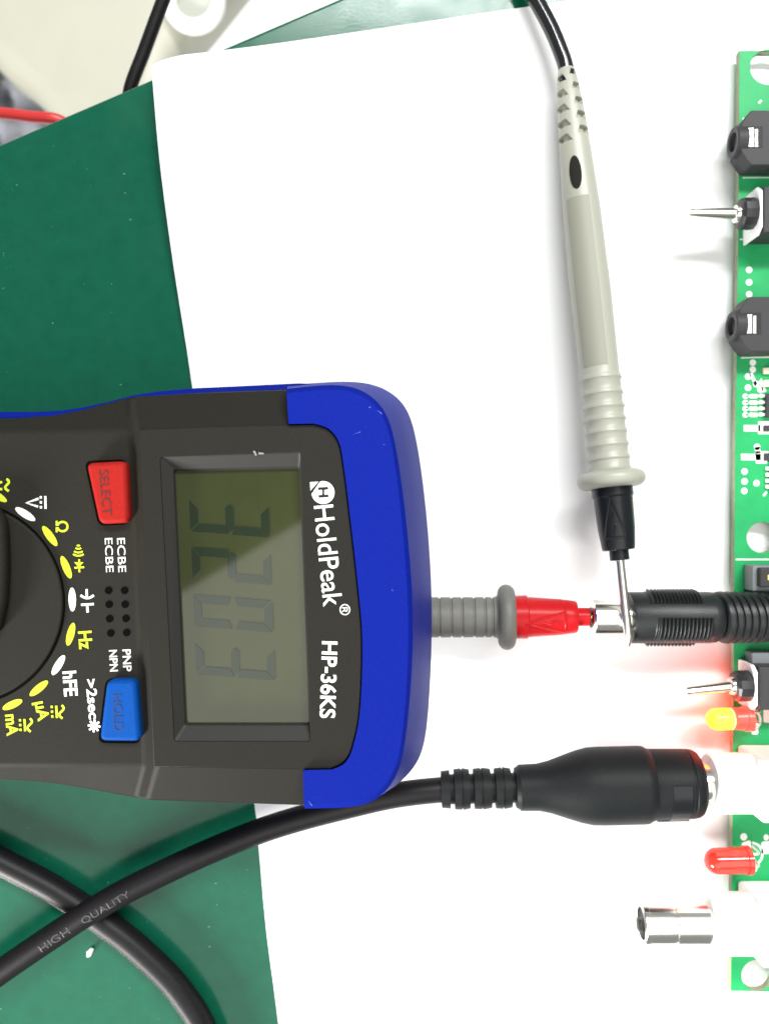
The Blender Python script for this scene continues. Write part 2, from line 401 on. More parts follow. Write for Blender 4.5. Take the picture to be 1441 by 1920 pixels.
# seven-segment digits, read downwards: 3203
def digit(ch, y0, xo):
    on = {'3': 'abgcd', '2': 'abged', '0': 'abcdef'}[ch]
    # local box: along = image down (0..54), up = image right (0..140)
    W_, H_ = 59, 148; t = 15
    def seg(k):
        g = 2.2
        if k in 'agd':
            yy = {'d': 0, 'g': H_ / 2, 'a': H_}[k]
            sl = t / 2 if k == 'g' else (t if k == 'd' else -t)
            if k == 'g': return [(g + 2, yy), (t * .55 + g, yy + t / 2), (W_ - t * .55 - g, yy + t / 2), (W_ - g - 2, yy), (W_ - t * .55 - g, yy - t / 2), (t * .55 + g, yy - t / 2)]
            return [(g, yy), (W_ - g, yy), (W_ - t - g, yy + sl), (t + g, yy + sl)]
        left = k in 'ef'; lo = 0 if k in 'ce' else H_ / 2; hi = H_ / 2 if k in 'ce' else H_
        x_out = 0 if left else W_; x_in = t if left else W_ - t
        a, b = (g, t + g) if lo == 0 else (g + 1, t / 2 + g)
        c_, d_ = (g + 1, t / 2 + g) if lo == 0 else (g, t + g)
        return [(x_out, lo + a), (x_out, hi - c_), (x_in, hi - d_), (x_in, lo + b)]
    for k in on:
        pts = [(xo + up_ * 1.0 + .045 * al, y0 + al + .085 * up_) for al, up_ in seg(k)]
        flat('segment', [pts], 37.36, M['seg'], scr, th=.05)
for ch, y0, xo in (('3', 936, 355), ('2', 1025, 359), ('0', 1114, 362), ('3', 1204, 366)): digit(ch, y0, xo)
# blue bumper round the display end
Tt = [(538, 729), (590, 723), (644, 718), (686, 731), (716, 759), (733, 790), (744, 845), (758, 940), (766, 1023), (773, 1106), (775, 1183), (772, 1267), (766, 1336), (758, 1405), (749, 1449), (728, 1484), (694, 1509), (660, 1516), (571, 1516)]
Bb = [(540, 722), (592, 718), (648, 714.5), (700, 715), (744, 740), (767, 768), (781, 815), (795, 920), (803, 1000), (809, 1095), (810, 1183), (807, 1267), (803, 1340), (795, 1408), (781, 1437), (742, 1478), (700, 1500), (660, 1504), (574, 1502)]
top = catmull(Tt, 6); bot = catmull(Bb, 6)
inn = [tuple(p) for p in catmull([(622, 1443), (646, 1431), (661, 1402), (675, 1330), (679, 1200), (670, 1090), (654, 950), (645, 880), (636, 831), (616, 804), (588, 794)], 6)]
def relax(c, n):
    for _ in range(n):
        c = [c[0]] + [c[i] * .5 + (c[i - 1] + c[i + 1]) * .25 for i in range(1, len(c) - 1)] + [c[-1]]
    return c
top = relax(top, 40); bot = relax(bot, 40)
bo = [(p.x, p.y) for p in top] + [(568, 1444)] + inn + [(541, 795)]
def inset(pts, d):  # move towards the meter centre
    out = []
    for p in pts:
        v = (Vector((500, 1120)) - Vector(p)).normalized() * d; out.append(tuple(Vector(p) + v))
    return out
V = []; F = []
prof = [(1.0, 33.0, None), ]
no = len(top); 
ringT0 = [P(x, y, 41.0) for x, y in inset([(p.x, p.y) for p in top], 9)]
ringT1 = [P(p.x, p.y, 40.3) for p in top]
ringM = [P(a.x * .55 + b.x * .45, a.y * .55 + b.y * .45, 33) for a, b in zip(top, bot)]
ringB = [P(b.x, b.y, 20) for b in bot]
ringC = [P(b.x - 3, b.y, 14) for b in bot]
# inner wall partners, resampled to the same count
inl = [Vector((541, 795))] + [Vector(p) for p in reversed(inn)] + [Vector((568, 1444))]
lens = [0]
for a, b in zip(inl, inl[1:]): lens.append(lens[-1] + (b - a).length)
def atlen(s):
    for i in range(len(lens) - 1):
        if s <= lens[i + 1] + 1e-9:
            f = (s - lens[i]) / max(1e-9, lens[i + 1] - lens[i]); return inl[i] * (1 - f) + inl[i + 1] * f
    return inl[-1]
# match the partners by angle-like parameter of the outer path
tl = [0]
for a, b in zip(top, top[1:]): tl.append(tl[-1] + (b - a).length)
ip = [atlen(lens[-1] * s / tl[-1]) for s in tl]
ringI0 = [P(p.x, p.y, 41.0) for p in ip]; ringI0 = [q for q in ringI0]
ringI1 = [P(p.x, p.y, 38.7) for p in ip]
loft('bumper', [ringC, ringB, ringM, ringT1, ringT0, ringI0, ringI1], M['blue'], mm_, cap=(False, False), closed=False)
bpy.data.objects['bumper'].data.update()
me = bpy.data.objects['bumper'].data
bm = bmesh.new(); bm.from_mesh(me)
bnd = [e_ for e_ in bm.edges if e_.is_boundary]
bm.verts.ensure_lookup_table()
nT = no
for side in (0, nT - 1):
    ids = [r_ * nT + side for r_ in range(7)]
    try: bm.faces.new([bm.verts[i] for i in ids])
    except Exception: pass
bmesh.ops.recalc_face_normals(bm, faces=bm.faces); bm.to_mesh(me); bm.free()
for p in me.polygons: p.use_smooth = True
me.set_sharp_from_angle(angle=math.radians(24))
# dark slit between fascia and bumper
sl = [(p[0], p[1]) for p in inl]
flat('seam', [q for q in stroke([(p.x, p.y) for p in inl], 5)], ZD - .6, M['groove'], mm_, th=.5)
# printing on the fascia
zt = ZD + .26
text('brand_lettering', 'HoldPeak', (588.5, 949), (606.5, 1138), 36, zt, M['white'], mm_, off=.006)
cpts = []
for i in range(64):
    t = 2 * math.pi * i / 64; x = 605.5 + 21.5 * math.cos(t); y = 923.5 + 21.5 * math.sin(t)
    # cut by the line from (601,901) to (583,927)
    n_ = Vector((26, 18)).normalized(); s_ = (Vector((x, y)) - Vector((592, 914.5))).dot(n_)
    if s_ < 0: x -= n_.x * s_; y -= n_.y * s_
    cpts.append((x, y))
flat('brand_emblem', [cpts], zt, M['white'], mm_)
flat('brand_emblem_corner', [[(581, 904), (597, 903), (582, 920)]], zt, M['white'], mm_)
text('emblem_letter', 'H', (597, 914), (598, 933), 17, zt + .07, M['charcoal2'], mm_, off=.03)
text('registered_mark', '®', (636, 1133), (637, 1154), 20, zt, M['white'], mm_, boxfit=True, off=.004)
text('model_lettering', 'HP-36KS', (604.5, 1202), (600, 1346), 27.5, zt, M['white'], mm_, off=.022)
# lower panel
zl = ZL + .01
dial_c, dial_r = (-69.7, 1131.5), 190
flat('dial_groove', [ell_pts(*dial_c, dial_r + 2.5, dial_r + 2.5, n=96)], zl, M['groove'], mm_, th=.06)
kd = plate('dial', [ell_pts(*dial_c, dial_r - 3, dial_r - 3, n=96)], ZL - .5, ZL + .55, .3, M['charcoal'], mm_)
gb = rounded([(-150, 946), (-4, 952), (7, 985), (10, 1060), (7, 1130), (-6, 1190), (-150, 1215)], 16, 5)
kg = plate('dial_grip', [gb], ZL + .3, ZL + 3.2, 1.0, M['charcoal'], kd)
for (cx, cy, ax, ay, c_) in ((-9, 927, -31, 914, 'yellow'), (48, 964, 30, 952.5, 'white'), (94, 1005, 81, 987, 'yellow'), (124.5, 1063.5, 116, 1043, 'yellow'), (136, 1124, 135.5, 1102, 'white'), (133, 1189, 138.5, 1168, 'yellow'), (110, 1247, 121, 1229, 'white'), (73.5, 1290.5, 90, 1277, 'yellow'), (24, 1321, 42, 1313, 'yellow')):
    v = Vector((ax - cx, ay - cy)); flat('dial_mark', [ell_pts(cx, cy, v.length * 1.02, 7, math.atan2(v.y, v.x))], zl, M[c_], mm_)
text('function_lettering', 'hFE', (118.5, 1259), (122, 1306), 24, zl, M['white'], mm_, off=.03)
text('function_lettering', 'Hz', (147.5, 1184), (150, 1218), 24, zl, M['yellow'], mm_, off=.025)
text('function_lettering', 'µA', (66, 1317), (73, 1353), 21, zl, M['yellow'], mm_, off=.03)
text('function_lettering', 'mA', (11, 1340), (14.5, 1380), 21, zl, M['yellow'], mm_, off=.03)
text('function_lettering', 'Ω', (105, 976.5), (105, 998), 24, zl, M['yellow'], mm_, off=.02, boxfit=True)
def bars(x, y0, y1, dx, m, tilde=True, tilt=.06):
    k = (y1 - y0)
    ds = [((x + tilt * k * f, y0 + k * f), (x + tilt * k * (f + .2), y0 + k * (f + .2))) for f in (0, .39, .78)]
    polys = []
    for a, b in ds: polys += stroke([a, b], 4.2)
    polys += stroke([(x + dx, y0), (x + dx + tilt * k, y1)], 4.2)
    flat('current_symbol', polys, zl, m, mm_)
    if tilde:
        pts = []
        for i in range(15):
            f = i / 14; pts.append((x + 2.1 * dx + tilt * k * f + 4.5 * math.sin(2 * math.pi * f + .2), y0 - 1 + (k + 2) * f))
        flat('current_symbol', stroke(pts, 4.2), zl, m, mm_)
bars(97.5, 1323, 1346, 8.5, M['yellow']); bars(38, 1348, 1371, 8.5, M['yellow'])
flat('function_lettering', stroke([(73, 935), (50, 943), (72, 950)], 4.6), zl, M['white'], mm_)
bars(77, 930, 954, 8.5, M['white'], tilde=False, tilt=.02)
pts = [(12 + 4.5 * math.sin(2 * math.pi * i / 14 + .2) + i * .3, 898 + 23 * i / 14) for i in range(15)]
flat('current_symbol', stroke(pts, 4.6) + stroke([(-12, 906), (5, 904)], 4.6) + stroke([(-12, 918), (5, 917)], 4.6), zl, M['yellow'], mm_)
# buzzer and diode symbol
pol = []
for r_, hw in ((3, 3.0), (9, 5.5), (16, 8.5), (22, 10.5)):
    pol += stroke([(147.5 + hw * math.sin(a), 1020 + r_ - (1 - math.cos(a)) * hw * .5) for a in [-1.2 + 2.4 * i / 8 for i in range(9)]], 3.4)
flat('buzzer_symbol', pol, zl, M['yellow'], mm_)
flat('diode_symbol', [[(139.5, 1054), (157, 1054), (148.5, 1064)]] + stroke([(149, 1048.5), (149, 1055)], 3.4) + stroke([(149, 1065), (149.5, 1073)], 3.4) + stroke([(140, 1064.6), (158.5, 1063.4)], 3.6), zl, M['yellow'], mm_)
flat('capacitor_symbol', stroke([(163, 1104.5), (163.3, 1119)], 4.4) + stroke([(151.5 + 25 * i / 8, 1116 + 5.5 * math.sin(math.pi * i / 8)) for i in range(9)], 4.4) + stroke([(152.5, 1134), (176.5, 1132.5)], 4.4) + stroke([(164, 1135.6), (165, 1148.5)], 4.4), zl, M['white'], mm_)
text('socket_lettering', 'ECBE', (197, 1009), (199.5, 1073), 14, zl, M['white'], mm_, off=.004)
text('socket_lettering', 'ECBE', (220, 1009), (222.5, 1073), 14.5, zl, M['white'], mm_, off=.004)
text('socket_lettering', 'NPN', (205, 1219), (207, 1259), 14.5, zl, M['white'], mm_, off=.015)
text('socket_lettering', 'PNP', (230, 1218), (232, 1259), 15, zl, M['white'], mm_, off=.015)
text('hold_lettering', '>2sec', (161.5, 1274), (168, 1349), 18, zl, M['white'], mm_, off=.025)
pol = []
for i in range(4):
    a = math.pi * i / 4 + .1; pol.append(stroke([(177 - 12 * math.cos(a), 1361 - 12 * math.sin(a)), (177 + 12 * math.cos(a), 1361 + 12 * math.sin(a))], 4)[0])
for i, p in enumerate(pol): flat('lamp_symbol', [p], zl + .012 * i, M['white'], mm_)
for (x, y) in ((204, 1107), (205, 1133), (206, 1160), (208, 1187), (234, 1107), (235, 1133), (236.5, 1159.5), (238, 1186)):
    flat('socket_hole', [ell_pts(x, y, 7.2, 7.2, n=20)], zl, M['groove'], mm_, th=.05)
b1 = rounded([(161, 868), (236, 864), (241, 980), (186, 983)], 13, 5)
o = plate('button', [b1], ZL - .4, ZL + 2.4, .7, M['redbtn'], mm_, label='red SELECT button')
text('button_lettering', 'SELECT', (185.5, 882), (193, 967), 17, ZL + 2.41, M['redink'], o, th=.05)
b2 = rounded([(200, 1275), (254, 1275), (263, 1391), (186, 1390)], 14, 5)
o = plate('button', [b2], ZL - .4, ZL + 2.4, .7, M['bluebtn'], mm_, label='blue HOLD button')
text('button_lettering', 'HOLD', (211, 1303), (214, 1372), 17, ZL + 2.41, M['blueink'], o, th=.05)
for b in (b1, b2):
    c_ = sum((Vector(p) for p in b), Vector((0, 0))) / len(b)
    flat('button_slot', [[tuple(c_ + (Vector(p) - c_) * 1.055) for p in b]], zl, M['groove'], mm_, th=.05)

# ================================================================= probes
def warning_triangle(A, B, tc_, ang, rf, m, parent, s=1.0):
    """raised hollow triangle on the round tip; ang in degrees"""
    d, up, side = frame(A, B)
    def q(t, a): r = (rf(t) + .05) * MM; a = math.radians(a); return A + (B - A) * t + up * r * math.cos(a) + side * r * math.sin(a)
    dt = 4.2 * MM * s / (B - A).length; da = 36 * s
    c = [(tc_ - dt, ang), (tc_ + dt, ang - da), (tc_ + dt, ang + da)]
    pts = []
    for i in range(3):
        a, b = c[i], c[(i + 1) % 3]
        for j in range(8): f = j / 8; pts.append(q(a[0] * (1 - f) + b[0] * f, a[1] * (1 - f) + b[1] * f))
    pts.append(pts[0]); o, _ = tube('warning_triangle', pts, .22, m, parent, n=8, sub=3)
    o, _ = tube('warning_bolt', [q(tc_ - dt * .25, ang + 3), q(tc_ + dt * .3, ang - 6), q(tc_ + dt * .35, ang + 6), q(tc_ + dt * .8, ang)], .18, m, parent, n=8, sub=4)
pb = thing('test_probe', 'pale grey test probe with black tip standing across the plug sleeve', 'test probe', P(1120, 670, 0))
A = P(1060.5, 128, 6.0); B = P(1179, 1213, 14.0)
def tb_(y): return (y - 128) / (1213 - 128)
def kr(y): return K(6 + 8 * tb_(y))
def H(lst): return [(tb_(y), hw * kr(y)) for y, hw in lst]
hl = [(130, 11), (132, 15), (150, 19), (200, 24), (280, 29), (400, 34.5), (560, 37.5), (690, 36.5)]
y = 712
for yr in (724, 752, 777, 800, 823, 847, 871):
    hl += [(yr - 9, 36.4), (yr - 5, 37.2), (yr - 1, 39.2), (yr + 2, 39.2), (yr + 5, 37.0)]
hl += [(888, 37.5), (893, 40)]
for i in range(13):
    a = math.pi * i / 12; hl.append((910 - 15 * math.cos(a), 47 + 16 * math.sin(a)))
hl += [(925, 38)]
hobj = lathe('handle', A, B, H(hl), M['probe'], pb, n=48)
def rh(t):
    yy = 128 + t * 1085
    for (a, ra), (b, rb) in zip(hl, hl[1:]):
        if a <= yy <= b: return (ra + (rb - ra) * (yy - a) / (b - a)) * kr(yy)
    return hl[-1][1] * kr(yy)
patch('grip_inset', A, B, tb_(389), tb_(704), -62, 12, lambda t: rh(t) + .08, M['inset'], pb, thick=.3)
patch('thumb_hole', A, B, tb_(311), tb_(376), -42, -2, lambda t: rh(t) + .06, M['slot'], pb, thick=.3, ell=True)
cut = []
for i, (yl, yr_) in enumerate(((153, 143), (183, 172), (213, 202), (243, 230), (272, 259))):
    cut.append(patch('cutter', A, B, tb_(yl - 7), tb_(yl + 8), -88, -28, lambda t: rh(t) + .5, M['slot'], pb, thick=1.35, nu=4, nv=8, skew=20))
    cut.append(patch('cutter', A, B, tb_(yr_ - 6), tb_(yr_ + 7 + i * .6), 8, 54 + i * 3, lambda t: rh(t) + .5, M['slot'], pb, thick=1.35, nu=4, nv=8, skew=-14))
for c_ in cut:
    bo_ = hobj.modifiers.new('cut', 'BOOLEAN'); bo_.object = c_; bo_.operation = 'DIFFERENCE'; bo_.solver = 'EXACT'
bpy.context.view_layer.update()
me2 = bpy.data.meshes.new_from_object(hobj.evaluated_get(bpy.context.evaluated_depsgraph_get()))
hobj.modifiers.clear(); hobj.data = me2
me2.materials.clear(); me2.materials.append(M['probe'])
for p in me2.polygons: p.use_smooth = True; p.material_index = 0
me2.set_sharp_from_angle(angle=math.radians(34))
for c_ in cut: bpy.data.objects.remove(c_)
tl_ = [(922, 30), (923, 38), (940, 38), (943, 36), (1000, 34), (1030, 31), (1037, 30), (1038.5, 28), (1039, 18), (1056, 18), (1057, 16)]
lathe('tip_sleeve', A, B, H(tl_), M['blackpl'], pb, n=40, smooth=30)
def rt(t):
    yy = 128 + t * 1085
    for (a, ra), (b, rb) in zip(tl_, tl_[1:]):
        if a <= yy <= b: return (ra + (rb - ra) * (yy - a) / (b - a)) * kr(yy)
    return 30 * kr(yy)
warning_triangle(A, B, tb_(980), -22, rt, M['blackpl'], pb, .95)
lathe('needle', A, B, H([(1050, 9), (1170, 8.4), (1195, 7.5), (1208, 4), (1213, .6)]), M['steel'], pb, n=28)
tube('lead', [P(905, -190, 3), P(950, -100, 3.2), P(978, -48, 3.6), P(1004, 0, 4.2), P(1032, 52, 5), P(1050, 95, 5.6), P(1060, 126, 5.9), P(1064, 160, 6.2)], 1.62, M['lead'], pb)

rp = thing('test_probe', 'grey ribbed test probe with red tip touching the plug, handle under the meter', 'test probe', P(900, 1157, 0))
A = P(560, 1158, 4.9); B = P(1112, 1156.5, 9.0)
def tr(x): return (x - 560) / (1112 - 560)
def kx(x): return K(5 + 4 * tr(x))
hr = [(560, 33), (562, 36)] + [(700, 37)]
for xr in (805, 827, 849, 869, 891, 911, 925):
    hr += [(xr - 8, 37.5), (xr - 2.5, 37.5), (xr - 1, 35.2), (xr + 1, 35.2), (xr + 2.5, 37.5)]
hr += [(932, 38), (936, 42)]
for i in range(13):
    a = math.pi * i / 12; hr.append((951.5 - 15.5 * math.cos(a), 46 + 15 * math.sin(a)))
hr += [(967, 38)]
lathe('handle', A, B, [(tr(x), r * kx(x)) for x, r in hr], M['greyrub'], rp, n=48, smooth=30)
tl2 = [(965, 30), (966, 40), (989, 40.5), (991, 37.5), (1054, 33.5), (1055, 32.2), (1057, 32.8), (1078, 30), (1081, 28), (1081.5, 17), (1103, 17), (1105, 15)]
lathe('tip_sleeve', A, B, [(tr(x), r * kx(x)) for x, r in tl2], M['redpl'], rp, n=40, smooth=30)
def rt2(t):
    xx = 560 + t * 552
    for (a, ra), (b, rb) in zip(tl2, tl2[1:]):
        if a <= xx <= b: return (ra + (rb - ra) * (xx - a) / (b - a)) * kx(xx)
    return 30 * kx(xx)
warning_triangle(A, B, tr(1020), -12, rt2, M['redpl'], rp, .95)
lathe('needle', A, B, [(tr(1100), .5), (tr(1107), .55), (tr(1110), .62), (tr(1113), .3)], M['gold'], rp, n=20)

# ================================================================= power plug touched by both probes
pl = thing('power_plug', 'black barrel plug with ribbed grip and bare metal sleeve, lying over the board', 'plug', P(1260, 1157, 0))
A = P(1107, 1158, 9.3); B = P(1560, 1157, 9.3)
def tp(x): return (x - 1107) / (1560 - 1107)
kp = K(9.3)
lathe('sleeve', A, B, [(tp(1150), 19 * kp), (tp(1110), 19 * kp), (tp(1107), 20.5 * kp), (tp(1106.5), 24 * kp), (tp(1107), 31 * kp), (tp(1110), 33.5 * kp), (tp(1172), 34 * kp), (tp(1180), 34 * kp)], M['nickel'], pl, n=48, cap=(False, False))
lathe('sleeve_bore', A, B, [(tp(1110), 19.5 * kp), (tp(1109.2), 19.2 * kp), (tp(1109), 10 * kp), (tp(1108.6), 8 * kp)], M['blackpl'], pl, n=32)
bd = [(1176, 30), (1177, 46), (1180, 48), (1325, 48), (1336, 47), (1343, 43), (1345, 40)]
lathe('body', A, B, [(tp(x), r * kp) for x, r in bd], M['blackplug'], pl, n=48)
for a, x0, x1 in ((-22, 1214, 1321), (66, 1204, 1307), (-112, 1204, 1303)):
    nr = 15
    def rr(t, x0=x0, x1=x1, nr=nr):
        f = (t - tp(x0)) / (tp(x1) - tp(x0)); e_ = min(1, f * 14, (1 - f) * 14)
        return 48 * kp - .1 + .45 * e_ + .30 * e_ * math.sin(f * nr * 2 * math.pi)
    patch('grip_pad', A, B, tp(x0), tp(x1), a - 28, a + 28, rr, M['blackplug'], pl, thick=.6, nu=120, nv=10, skew=0)
co = [(1343, 36), (1346, 44)]
x = 1352
while x < 1520:
    r0 = 49 - (x - 1352) * .03
    co += [(x - 4, r0 - 1), (x + 3, r0), (x + 6, r0 - 5), (x + 7.5, r0 - 5)]; x += 13.5
co += [(1540, 28), (1560, 26)]
lathe('strain_relief', A, B, [(tp(x), r * kp) for x, r in co], M['blackplug'], pl, n=48, shear=.55)
tube('cord', [P(1545, 1157, 9.3), P(1620, 1157, 9), P(1700, 1165, 7.5), P(1800, 1190, 4), P(1900, 1230, 2.8)], 2.4, M['cable'], pl)

# ================================================================= RCA plug with its cable
rc = thing('cable_plug', 'thick black cable ending in a fat black moulded plug with slotted strain relief', 'cable plug', P(1060, 1472, 0))
A = P(827, 1480, 8.0); B = P(1312, 1468.5, 9.8)
def tq(x): return (x - 827) / (1312 - 827)
def kq(x): return K(8 + 1.8 * tq(x))
srf = [(826, 22), (827, 33), (843, 34.5)]
for a0 in (843, 880, 920, 958):
    srf += [(a0, 35.2), (a0 + .4, 27), (a0 + 8, 27), (a0 + 8.4, 36), (a0 + 21, 37.2), (a0 + 21.4, 35.2), (a0 + 24, 35.2), (a0 + 24.4, 37.6)]
srf = [s for s in srf if s[0] < 976] + [(972, 39), (974, 40)]
lathe('strain_relief', A, B, [(tq(x), r * kq(x)) for x, r in srf], M['blackmatte'], rc, n=40, smooth=30)
bdy = [(973, 36), (974, 41.5), (1009, 42.5), (1030, 47), (1060, 57), (1085, 65), (1105, 69.5), (1125, 70.5), (1200, 70.5), (1208, 70), (1214, 66.5), (1218, 65)]
lathe('body', A, B, [(tq(x), r * kq(x)) for x, r in bdy], M['blackmatte'], rc, n=56)
sl_ = [(1214, 63), (1219, 64.5), (1284, 63.3), (1285.5, 61.5), (1288, 61.5), (1289.5, 63), (1300, 61.5), (1306, 58), (1310, 52), (1312, 46)]
lathe('collar', A, B, [(tq(x), r * kq(x)) for x, r in sl_], M['blackmatte'], rc, n=56, smooth=30)
patch('collar_window', A, B, tq(1243), tq(1277), -70, 14, lambda t: 64.2 * kq(1260) + .12, M['blackpl'], rc, thick=.3)
patch('collar_ridge', A, B, tq(1224), tq(1282), -72, -70, lambda t: 64.5 * kq(1260) + .2, M['blackmatte'], rc, thick=.3)
c1 = [P(-160, 1945, 8.4), P(-60, 1868, 9.0), P(0, 1823, 9.0), P(104, 1752, 8.6), P(208, 1686, 8.3), P(312, 1633, 7.4), P(400, 1593, 6.6), P(485, 1559, 6.2), P(560, 1535, 6.2), P(640, 1514, 6.6), P(720, 1495, 7.3), P(775, 1486, 7.8), P(835, 1480, 8.0)]
o, cen = tube('cable', c1, 2.55, M['cable'], rc, n=28, sub=14)
# printing that follows the sheath
def conf(q, top):
    w0 = P(q.x, q.y, 11.0)
    best = min(range(len(cen)), key=lambda i: (cen[i].xy - w0.xy).length)
    dd = (cen[min(best + 1, len(cen) - 1)] - cen[best - 1]).xy.normalized(); off = (w0.xy - cen[best].xy); off = off.x * -dd.y + off.y * dd.x
    r = 2.55 * MM; off = max(-r * .96, min(r * .96, off)); h = math.sqrt(r * r - off * off)
    nrm = Vector((-dd.y * off, dd.x * off, h)).normalized()
    return Vector((w0.x, w0.y, cen[best].z + h)) + nrm * (.00009 if top else .0)
text('sheath_lettering', 'HIGH', (79, 1785), (133, 1749), 13, 11, M['print'], rc, conform=conf)
text('sheath_lettering', 'QUALITY', (157, 1733), (244, 1682), 12, 11, M['print'], rc, conform=conf)

c2 = [P(-150, 1540, 2.8), P(-60, 1584, 2.8), P(0, 1614, 2.8), P(83, 1657, 2.8), P(140, 1692, 2.8), P(200, 1733, 2.8), P(250, 1771, 2.8), P(312, 1829, 2.8), P(350, 1876, 2.8), P(378, 1922, 2.8), P(402, 1990, 2.8), P(412, 2100, 2.8)]
o, _ = tube('black_cable', c2, 2.7, M['cable'], None, n=28, sub=14)
tag(o, 'thick black cable lying on green surface beneath the crossing printed cable', 'cable')
# white crumb
bm = bmesh.new(); bmesh.ops.create_icosphere(bm, subdivisions=3, radius=1)
for v in bm.verts:
    v.co *= 1 + .12 * math.sin(v.co.x * 5 + v.co.y * 3)
cc = P(169, 1785, .55); ang = math.radians(60)
for v in bm.verts:
    p = Vector((v.co.x * 1.1, v.co.y * .6, v.co.z * .55)) * MM; v.co = Matrix.Rotation(ang, 3, 'Z') @ p + cc
me = bpy.data.meshes.new('m'); bm.to_mesh(me); bm.free()
o = link('plastic_crumb', me, M['crumb'], smooth=True); tag(o, 'tiny white plastic crumb on green surface where cables cross', 'crumb')

# ================================================================= circuit board
cb = thing('circuit_board', 'green circuit board with jacks, switches and two red lamps along its edge', 'circuit board', P(1420, 960, 0))
ZB = 3.6
outl = [(1385, 95), (1383, 440), (1377, 840), (1375, 1100), (1372, 1525), (1369, 1858), (1900, 1866), (1910, 95)]
holes = [ell_pts(1441, 126, 36, 33, n=48), ell_pts(1428, 1008, 29, 29, n=48), ell_pts(1418, 1829, 29, 29, n=48)]
brd = plate('board', [outl, holes[0], holes[1], holes[2]], ZB - 1.7, ZB, .08, M['pcb'], cb)
brd.data.materials.append(M['pcbedge'])
for p in brd.data.polygons:
    if abs(p.normal.z) < .5: p.material_index = 1
for q in ((1480, 170), (1480, 1780), (1860, 170), (1860, 1780), (1480, 1250)):
    a = P(q[0], q[1], ZB - 1.7); lathe('standoff', Vector((a.x, a.y, .0003)), a, [(0, 2), (1, 2)], M['solder'], cb, n=12)
zp = ZB + .02
def silk(polys, name='silkscreen_mark', m='silk'): flat(name, polys, zp, M[m], cb, th=.07)
for (x, y) in ((1403, 506), (1403, 529.5), (1403, 552), (1394.5, 884), (1394.5, 902.5), (1394, 920.5), (1417, 906), (1418, 838), (1410, 680), (1410, 693), (1401, 706), (1401, 727), (1416, 720), (1424, 730)):
    flat('pad', [ell_pts(x, y, 6, 6.2, n=18)], zp, M['silk'], cb, th=.07)
for y in (743, 755, 766.5, 778):
    flat('pad', [ell_pts(1396, y, 5.5, 5, n=16)], zp, M['silk'], cb, th=.07)
    flat('pad', [rounded([(1403, y - 4), (1419, y - 4), (1419, y + 4), (1403, y + 4)], 3, 3)], zp, M['solder'], cb, th=.12)
    flat('pad', [ell_pts(1424.5, y - .5, 4.5, 4.2, n=16)], zp, M['solder'], cb, th=.25)
    silk(stroke([(1396, y), (1424, y)], 2.4))
    flat('chip_leg', [[(1424, y - 3), (1432, y - 3), (1432, y + 2), (1424, y + 2)]], ZB + .3, M['solder'], cb, th=.25)
silk(stroke([(1393, 803), (1424, 803)], 12)); silk([[(1420, 790), (1450, 790), (1450, 814), (1420, 814)]]); silk(stroke([(1388, 857), (1425, 857)], 12)); silk([[(1414, 846), (1440, 846), (1436, 869), (1416, 869)]]); silk(stroke([(1418, 838), (1420, 850)], 10))
silk(stroke([(1406, 700), (1416, 722), (1424, 712), (1432, 735)], 7))
silk(stroke([(1378, 1049), (1470, 1049)], 3.2))
silk(stroke([(1391, 333.5), (1470, 333)], 2)); silk(stroke([(1386, 449), (1470, 447)], 2.6)); silk(stroke([(1388, 671), (1470, 669)], 2.4))
silk(stroke([(1421, 194), (1426, 188)], 4)); silk(stroke([(1391, 222), (1394, 224)], 4))
for (x, y, R) in ((1404, 1350, 20), (1407, 1601, 21)):
    silk(stroke([(x + R * math.cos(a), y + R * math.sin(a)) for a in [-1.5 + 3.0 * i / 20 for i in range(21)]], 4.4))
flat('pad', [ell_pts(1393, 1569, 6.5, 7, n=18)], zp, M['silk'], cb, th=.07); flat('pad', [ell_pts(1435, 1570, 5, 6, n=18)], zp, M['silk'], cb, th=.07)
flat('pad', [rounded([(1389, 1580), (1406, 1575), (1407, 1597), (1389, 1597)], 4, 3)], zp, M['silk'], cb, th=.07)
flat('pad', [rounded([(1426, 1578), (1450, 1576), (1450, 1601), (1426, 1601)], 4, 3)], zp, M['silk'], cb, th=.07)
flat('pad', [rounded([(1407, 1625), (1419, 1623), (1418, 1634), (1407, 1634)], 3, 3)], zp, M['silk'], cb, th=.07)
flat('pad', [rounded([(1430, 1324), (1450, 1324), (1450, 1355), (1430, 1355)], 4, 3)], zp, M['silk'], cb, th=.07)
flat('pad', [rounded([(1408, 1368), (1420, 1366), (1420, 1377), (1408, 1377)], 3, 3)], zp, M['silk'], cb, th=.07)
def chip(name, x0, y0, x1, y1, h, m, bev=.12):
    a = P(x0, y1, ZB); b = P(x1, y0, ZB); return box(name, (a.x, a.y, ZB * MM), (b.x, b.y, (ZB + h) * MM), M[m], cb, bev)
chip('chip', 1431, 739, 1490, 783, 1.2, 'jack'); chip('capacitor', 1428, 690, 1446, 702, .7, 'cream2'); chip('capacitor', 1429, 713, 1446, 726, .7, 'cream2'); chip('resistor', 1429, 798, 1446, 809, .5, 'jack')
chip('resistor', 1430, 850, 1452, 864, .5, 'jack'); chip('chip', 1442, 868, 1500, 922, 1.2, 'jack')
for y in (879, 890.5, 902, 913): flat('chip_leg', [rounded([(1433, y - 4), (1444, y - 4), (1444, y + 3), (1433, y + 3)], 2, 2)], ZB + .25, M['solder'], cb, th=.2)
silk(stroke([(1430, 930), (1436, 922)], 4))

def group_empty(name, label=None):
    me = bpy.data.meshes.new('m'); return me
